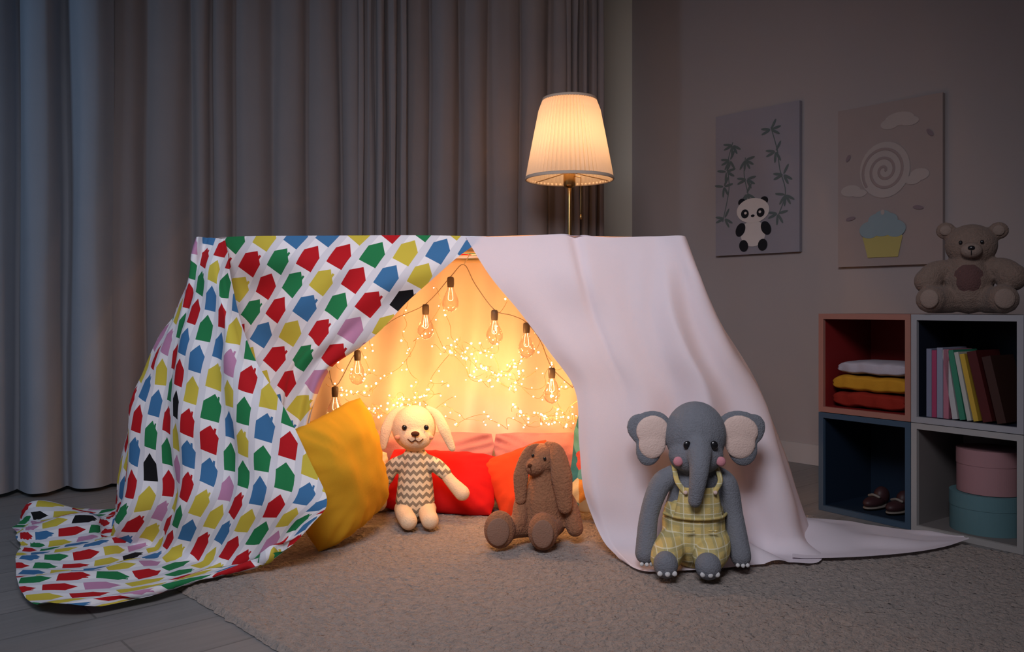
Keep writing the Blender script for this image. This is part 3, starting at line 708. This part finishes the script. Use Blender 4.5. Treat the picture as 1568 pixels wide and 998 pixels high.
# teddy on shelf
M_ted=plush('tan_plush',(.225,.158,.125),.2,170,.0055)
M_tedd=plush('mauve_plush',(.13,.065,.06),.1)
M_muz=fabric('muzzle_plush',(.27,.20,.165),bscale=200,bstr=.6,var=.05)
td=empty('teddy_bear',(1.578,2.935,2*H+.0),-28)
mb=MB(); mb.ell((.008,0,.236),(.082,.072,.074)); mb.tube([(0,0,.18),(0,0,.12),(0,0,.075)],[.06,.08,.075])
mb.ell((-.070,.0,.290),(.032,.018,.030)); mb.ell((.090,.0,.284),(.032,.018,.030))
mb.tube([(-.05,-.0,.155),(-.10,-.015,.145),(-.125,-.03,.115)],[.035,.040,.046]); mb.tube([(.05,-.0,.155),(.10,-.015,.15),(.125,-.03,.125)],[.035,.042,.050])
mb.tube([(-.05,-.01,.048),(-.10,-.06,.048),(-.115,-.085,.050)],[.045,.046,.048]); mb.tube([(.05,-.01,.048),(.085,-.06,.048),(.10,-.085,.050)],[.045,.046,.050])
mb.obj('body',[M_ted],td,remesh=.005,smoothit=3)
mb=MB(); mb.ell((0,-.033,.115),(.055,.050,.066),0); mb.ell((.008,-.072,.215),(.034,.026,.026),1); mb.ell((.008,-.098,.222),(.011,.006,.008),2)
mb.ell((-.024,-.068,.243),(.006,.005,.007),2); mb.ell((.040,-.068,.243),(.006,.005,.007),2); mb.tube([(.008,-.098,.212),(.008,-.096,.200)],.0015,2,n=6)
mb.ell((-.118,-.127,.052),(.030,.008,.032),1,rot=(0,0,-10)); mb.ell((.104,-.128,.052),(.032,.008,.033),1,rot=(0,0,10))
mb.ell((-.070,-.017,.290),(.019,.006,.018),1); mb.ell((.090,-.017,.284),(.019,.006,.018),1)
mb.obj('trim',[M_tedd,M_muz,M_eye],td)

# ------------------------------------------------------------ cushions
def cush(name,c,w,h,t,rot,mat,seed,wr=.018): 
    mb=MB(); mb.pillow((0,0,0),w,h,t,0,rot=(0,0,0),seed=seed,wr=wr)
    o=mb.obj(name,[mat]); o.location=c; o.rotation_euler=[math.radians(a) for a in rot]; return o
M_yel=fabric('yellow_cotton',(.62,.33,.02),var=.05,bscale=400,bstr=.15,big=1)
M_red=fabric('red_cotton',(.60,.010,.010),var=.05,bscale=400,bstr=.15,big=1)
M_red2=fabric('coral_cotton',(.70,.06,.015),var=.05,bscale=400,bstr=.15,big=1)
cush('throw_cushion',(-.560,2.77,.242),.38,.43,.22,(-4,-15,60),M_yel,1)
cush('throw_cushion',(-.27,3.22,.120),.46,.28,.17,(-44,3,-6),M_red,2,.014)
cush('throw_cushion',(.055,3.21,.125),.30,.28,.17,(-36,-18,14),M_red2,3,.014)
cush('throw_cushion',(-.60,3.20,.13),.30,.26,.14,(-30,8,24),fabric('beige_cotton',(.6,.45,.32),big=1),4)
cush('throw_cushion',(-.40,3.41,.155),.70,.27,.10,(-12,1,0),fabric('rose_cotton',(.48,.20,.18),big=2),5,.03)
cush('throw_cushion',(.16,3.40,.152),.50,.27,.10,(-12,-1,-3),fabric('rose_cotton',(.46,.18,.17),big=2),8,.03)
cush('throw_cushion',(.37,3.02,.21),.36,.37,.13,(-14,4,-20),fabric('motley_cotton',(0,0,0),colnode=motley,big=1),6)

# ------------------------------------------------------------ lights
def pl(name,loc,p,col,r=.01):
    l=bpy.data.lights.new(name,'POINT'); l.energy=p; l.color=col; l.shadow_soft_size=r
    o=bpy.data.objects.new(name,l); scene.collection.objects.link(o); o.location=loc; return o
def al(name,loc,target,p,col,sx,sy,spread=180):
    l=bpy.data.lights.new(name,'AREA'); l.energy=p; l.color=col; l.shape='RECTANGLE'; l.size=sx; l.size_y=sy; l.spread=math.radians(spread)
    o=bpy.data.objects.new(name,l); scene.collection.objects.link(o); o.location=loc
    o.rotation_euler=(Vector(target)-Vector(loc)).to_track_quat('-Z','Y').to_euler(); return o
warm=(1,.48,.16)
for i,(p,e) in enumerate((((-.05,3.32,.58),.75),((-.47,3.32,.42),1.0),((-.62,3.32,.52),.6),((.22,3.32,.40),1.05),((-.26,3.30,.80),.8),((-.28,3.32,.38),.65),((-.30,2.90,.62),4.0),((.13,2.88,.46),1.8),((-.10,2.90,.58),3.6))):
    pl('fairy_glow',p,e,warm,.02)
pl('lamp_light',(.264,3.9,1.54),3.2,(1,.64,.36),.035)
al('front_fill_light',(-.35,.2,2.4),(-.15,2.75,.60),17,(.93,.91,1.0),1.2,.8,85)  # unseen fill added above the camera to brighten the tent front
al('cool_side_fill',(-2.9,1.7,1.9),(-2.0,3.6,1.3),9,(.46,.70,1.0),.4,1.2)  # added cool area fill inside the room, tints the left curtain folds blue
w=bpy.data.worlds.new('night'); scene.world=w; w.use_nodes=True
bg=w.node_tree.nodes['Background']; bg.inputs[0].default_value=(.68,.62,.72,1); bg.inputs[1].default_value=.095

cam=bpy.data.cameras.new('camera'); co=bpy.data.objects.new('camera',cam); scene.collection.objects.link(co)
co.location=(0,0,.78); co.rotation_euler=(math.radians(90),0,0); cam.sensor_width=36; cam.lens=29.85; cam.shift_y=-.0185; cam.clip_start=.05
scene.camera=co
